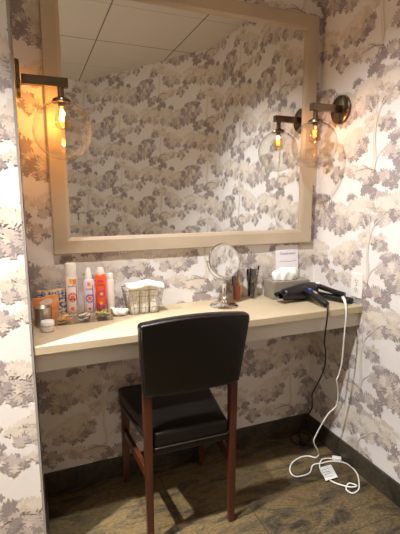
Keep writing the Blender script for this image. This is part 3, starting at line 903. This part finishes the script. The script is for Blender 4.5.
# ------------------------------------------------------------------ hair dryer
t = thing('hair_dryer', 'black hair dryer with blue button lying beside the tissue box', 'hair dryer', (1.19, -.190, ZC), 0)
ax0, ax1 = Vector((-.085, .0, .040)), Vector((.110, .018, .047))
d = (ax1-ax0).normalized(); s_ = d.cross(Vector((0, 0, 1))).normalized(); u_ = s_.cross(d)
FR = Matrix(((s_.x, u_.x, d.x, ax0.x), (s_.y, u_.y, d.y, ax0.y), (s_.z, u_.z, d.z, ax0.z), (0, 0, 0, 1)))
L = (ax1-ax0).length
bm = B(); lathe(bm, [(.022, -.002), (.026, 0), (.029, .02), (.036, .07), (.0395, .12), (.0395, .16), (.036, .185), (.028, L-.004), (.020, L), (0, L)], n=40, mtx=FR, cap=False); obj('barrel', bm, M['black'], t, smooth='all')
bm = B(); rg = lathe(bm, [(.024, .006), (.024, -.012), (.021, -.014), (.020, .004)], n=36, mtx=None, cap=False)
for r_, k in zip(rg, (1, 1.5, 1.5, 1)):
    for v in r_: v.co.x *= k*1.05; v.co.y *= (1 if k == 1 else .55)
for v in bm.verts: v.co = FR @ Vector((v.co.x, v.co.y, v.co.z*1.6-.006))
obj('nozzle', bm, M['blackgloss'], t, smooth='all')
bm = B()
for k in range(7): tube(bm, [FR @ Vector(p) for p in ring((0, 0, L+.001), .004+.0027*k, 20)], .0007, 5, closed=True)
obj('intake_grille', bm, M['greyplastic'], t, smooth='all')
bm = B(); hp = [Vector((.026, -.010, .050)), Vector((.029, -.054, .049)), Vector((.035, -.103, .034)), Vector((.040, -.140, .022)), Vector((.042, -.158, .0165))]
tube(bm, spline(hp, 6), lambda f: .0175+.001*math.sin(f*6)-.006*max(0, f-.75)*4*.5, 18, rb=None)
hd = obj('handle', bm, M['black'], t, smooth='all')
bm = B(); box(bm, -.0065, .0065, -.009, .009, -.002, .004, .0015, 2, mtx=Matrix.Translation((.026, -.052, .0665)) @ Matrix.Rotation(.15, 4, 'X')); obj('button', bm, M['blue'], hd)
bm = B(); box(bm, -.006, .006, -.012, .012, -.002, .003, .0012, 2, mtx=Matrix.Translation((.032, -.086, .058)) @ Matrix.Rotation(.3, 4, 'X')); obj('switch', bm, M['greyplastic'], hd)
tb = text_bm('- - -', .014)
for v in tb.verts:
    a = -PI/2-.05; hgt = .0400
    ang = math.radians(-62)+v.co.y/.04
    v.co = FR @ Vector((-math.sin(ang)*0+hgt*math.cos(math.radians(48)+v.co.y/.04), hgt*math.sin(math.radians(48)+v.co.y/.04), .075+v.co.x+.028))
obj('logo_mark', tb, M['greyplastic'], t, recalc=False)
tp = Vector(t.location)
cord = [Vector((.042, -.158, .0165))+tp, Vector((1.222, -.368, .832)), Vector((1.205, -.386, .828))]+[Vector(q) for q in ((1.199, -.395, .804), (1.197, -.39, .739), (1.202, -.38, .673), (1.228, -.36, .619), (1.244, -.34, .553), (1.255, -.31, .487), (1.26, -.26, .398), (1.273, -.22, .336), (1.321, -.16, .226), (1.326, -.1, .132), (1.328, -.045, .03), (1.31, -.024, .006), (1.272, -.045, .0042), (1.272, -.112, .0042), (1.344, -.111, .0042), (1.385, -.06, .0042), (1.34, -.03, .0115), (1.318, -.07, .0125), (1.305, -.105, .009))]
bm = B(); tube(bm, [p-tp for p in spline(cord, 7)], .0038, 8); cd = obj('cord', bm, M['blackcord'], t, smooth='all')
bm = B(); tube(bm, [p-tp for p in (Vector((.040, -.150, .018))+tp, cord[0]+(cord[1]-cord[0])*.6, cord[1])], lambda f: .0075-.003*f, 10)
obj('cord_sleeve', bm, M['black'], cd, smooth='all')
bm = B(); box(bm, 1.285-tp.x, 1.309-tp.x, -.140-tp.y, -.104-tp.y, .0008-tp.z, .018-tp.z, .004, 2)
pl = obj('plug', bm, M['black'], cd)

# ------------------------------------------------------------------ straightener with white cord
t = thing('hair_straightener', 'black hair straightener with white cord at the right end of the counter', 'hair straightener', (1.368, -.215, ZC), 0)
tp = Vector(t.location)
bm = B()
low = [(-.055, .080, .0175), (-.038, .035, .0175), (-.020, -.015, .017), (.000, -.062, .0165), (.015, -.118, .0165)]
tube(bm, spline(low, 6), lambda f: .0265-.007*max(0, f-.5), 16, rb=.0155); obj('lower_arm', bm, M['black'], t, smooth='all')
bm = B()
upp = [(-.062, .060, .066), (-.046, .030, .060), (-.028, -.012, .051), (-.012, -.050, .044), (.000, -.085, .040)]
tube(bm, spline(upp, 6), lambda f: .0215-.006*max(0, f-.6), 16, rb=.0125); ua = obj('upper_arm', bm, M['blackgloss'], t, smooth='all')
bm = B(); tube(bm, spline([(-.060, .056, .0515), (-.046, .028, .0460), (-.034, .002, .0405)], 5), .0115, 12, rb=.0024); obj('heating_plate', bm, M['white'], ua, smooth='all')
bm = B(); box(bm, -.012, .012, -.010, .010, -.003, .004, .002, 2, mtx=Matrix.Translation((-.053, .040, .0760)) @ Matrix.Rotation(.4, 4, 'Z')); obj('white_badge', bm, M['white'], ua)
bm = B(); tube(bm, [(-.004, -.070, .010), (-.004, -.070, .050)], .010, 16); obj('hinge', bm, M['greyplastic'], t, smooth='all')
wc = [Vector(q) for q in ((1.366, -.290, .850), (1.348, -.328, .842), (1.322, -.368, .830), (1.306, -.387, .822), (1.301, -.396, .794), (1.301, -.391, .689), (1.306, -.38, .57), (1.302, -.37, .503), (1.295, -.365, .47), (1.320, -.35, .401), (1.327, -.335, .324), (1.298, -.32, .284), (1.277, -.31, .242), (1.259, -.28, .155), (1.256, -.27, .112), (1.292, -.26, .048), (1.318, -.236, .006),
      (1.289, -.247, .0045), (1.262, -.222, .0045), (1.216, -.217, .0045), (1.153, -.239, .0045), (1.108, -.288, .0045), (1.111, -.333, .0045), (1.184, -.336, .0045), (1.240, -.292, .0045), (1.290, -.297, .0048))]+[
      Vector((1.345, -.303, .0048)), Vector((1.400, -.345, .0048)), Vector((1.397, -.42, .0045)), Vector((1.350, -.488, .0045)), Vector((1.316, -.518, .0045)), Vector((1.277, -.523, .0045)), Vector((1.271, -.492, .0055)), Vector((1.307, -.470, .0085)), Vector((1.325, -.500, .0115)), Vector((1.290, -.494, .0115)), Vector((1.252, -.440, .0055)), Vector((1.238, -.375, .0048)), Vector((1.262, -.315, .0065)), Vector((1.300, -.283, .0125)), Vector((1.345, -.279, .0055)), Vector((1.368, -.290, .0048))]
bm = B(); tube(bm, [p-tp for p in spline(wc, 7)], .0032, 9); cd = obj('white_cord', bm, M['whitecord'], t, smooth='all'); cd['label'] = 'white cord trailing to the floor'
bm = B(); tube(bm, [wc[0]-tp, wc[1]-tp, wc[2]-tp], lambda f: .0085-.0035*f, 10); obj('cord_sleeve', bm, M['whitecord'], cd, smooth='all')
def seg_box(p, q, w, h, z0, m, name, par):
    p, q = Vector(p), Vector(q); a = math.atan2(q.y-p.y, q.x-p.x); Lx = (q-p).length
    bm = B(); box(bm, 0, Lx, -w/2, w/2, 0, h, min(w, h)*.2, 2, mtx=Matrix.Translation((p.x-tp.x, p.y-tp.y, z0-tp.z)) @ Matrix.Rotation(a, 4, 'Z'))
    return obj(name, bm, m, par)
pg = seg_box((1.362, -.286), (1.398, -.312), .022, .016, .0008, M['whitecord'], 'plug', cd)
bm = B()
q = [(1.252, -.328), (1.318, -.330), (1.286, -.418), (1.216, -.418)]
prism(bm, [(x-tp.x, y-tp.y) for x, y in q], .0105-tp.z, .0115-tp.z)
tg = obj('warning_tag', bm, M['white'], cd)
bm = B()
for k in range(4):
    x0_, y0_ = 1.248-.006*k, -.350-.016*k
    tube(bm, [(x0_-tp.x, y0_-tp.y, .0119-tp.z), (x0_+.040-tp.x, y0_-.004*(k % 2)-tp.y, .0119-tp.z)], .0008, 5)
obj('tag_print', bm, M['ink'], cd)

# ------------------------------------------------------------------ outlet on right wall, switches on rear wall
def outlet(loc, rz):
    t = thing('wall_outlet', 'white double power outlet on the right wall above the counter end', 'outlet', loc, rz)
    bm = B(); box(bm, -.036, .036, -.005, -.0008, -.058, .058, .002, 2); obj('cover_plate', bm, M['white'], t)
    for s in (-1, 1):
        bm = B(); lathe(bm, [(0, 0), (.0165, 0), (.0165, .0015), (0, .0015)], n=28, sx=1, sy=.85, mtx=Matrix.Translation((0, -.005, s*.0195)) @ Matrix.Rotation(PI/2, 4, 'X')); rc = obj('receptacle', bm, M['cream'], t)
        bm = B()
        for q in (-.006, .006): box(bm, q-.0011, q+.0011, -.0069, -.0064, s*.0195, s*.0195+.008)
        lathe(bm, [(0, 0), (.0024, 0), (.0024, .0005), (0, .0005)], n=12, mtx=Matrix.Translation((0, -.0064, s*.0195-.006)) @ Matrix.Rotation(PI/2, 4, 'X'))
        obj('slots', bm, M['hole'], rc)
    bm = B(); lathe(bm, [(0, 0), (.003, 0), (.003, .001), (0, .001)], n=12, mtx=Matrix.Translation((0, -.005, 0)) @ Matrix.Rotation(PI/2, 4, 'X')); obj('screw', bm, M['wire'], t)
outlet((W, -.330, .907), math.radians(-90))
for i, (x, w) in enumerate(((.455, 'farther from the angled wall'), (.545, 'closer to the angled wall'))):
    t = thing('light_switch', 'white light switch on the rear wall seen in the mirror, %s' % w, 'light switch', (x-.02, YB, 1.10), PI, 'light switches on the rear wall')
    bm = B(); box(bm, -.036, .036, -.005, -.0008, -.058, .058, .002, 2); obj('cover_plate', bm, M['cream'], t)
    bm = B(); box(bm, -.017, .017, -.009, -.005, -.033, .033, .002, 2); obj('rocker', bm, M['white'], t)

# ------------------------------------------------------------------ camera, world, view
f, pitch, yaw, roll = 416.03, .1633, .3848, -.0029
fwv = Vector((math.sin(yaw)*math.cos(pitch), math.cos(yaw)*math.cos(pitch), -math.sin(pitch)))
r0 = Vector((math.cos(yaw), -math.sin(yaw), 0)); u0 = r0.cross(fwv)
rv = math.cos(roll)*r0+math.sin(roll)*u0; uv = -math.sin(roll)*r0+math.cos(roll)*u0
cam = bpy.data.cameras.new('camera'); cam.sensor_fit = 'VERTICAL'; cam.sensor_height = 24; cam.lens = f/534*24; cam.clip_start = .02
co = bpy.data.objects.new('camera', cam); COL.objects.link(co)
co.matrix_world = Matrix(((rv.x, uv.x, -fwv.x, .01945), (rv.y, uv.y, -fwv.y, -1.82072), (rv.z, uv.z, -fwv.z, 1.31003), (0, 0, 0, 1)))
SC.camera = co
w = bpy.data.worlds.new('world'); SC.world = w; w.use_nodes = True
w.node_tree.nodes['Background'].inputs[0].default_value = (.8, .85, .9, 1); w.node_tree.nodes['Background'].inputs[1].default_value = .0
SC.view_settings.view_transform = 'Standard'; SC.view_settings.look = 'None'
SC.view_settings.exposure = 0; SC.view_settings.gamma = 1; SC.view_settings.use_curve_mapping = False
SC.cycles.max_bounces = 12; SC.cycles.transparent_max_bounces = 16; SC.cycles.diffuse_bounces = 5
SC.cycles.use_denoising = True
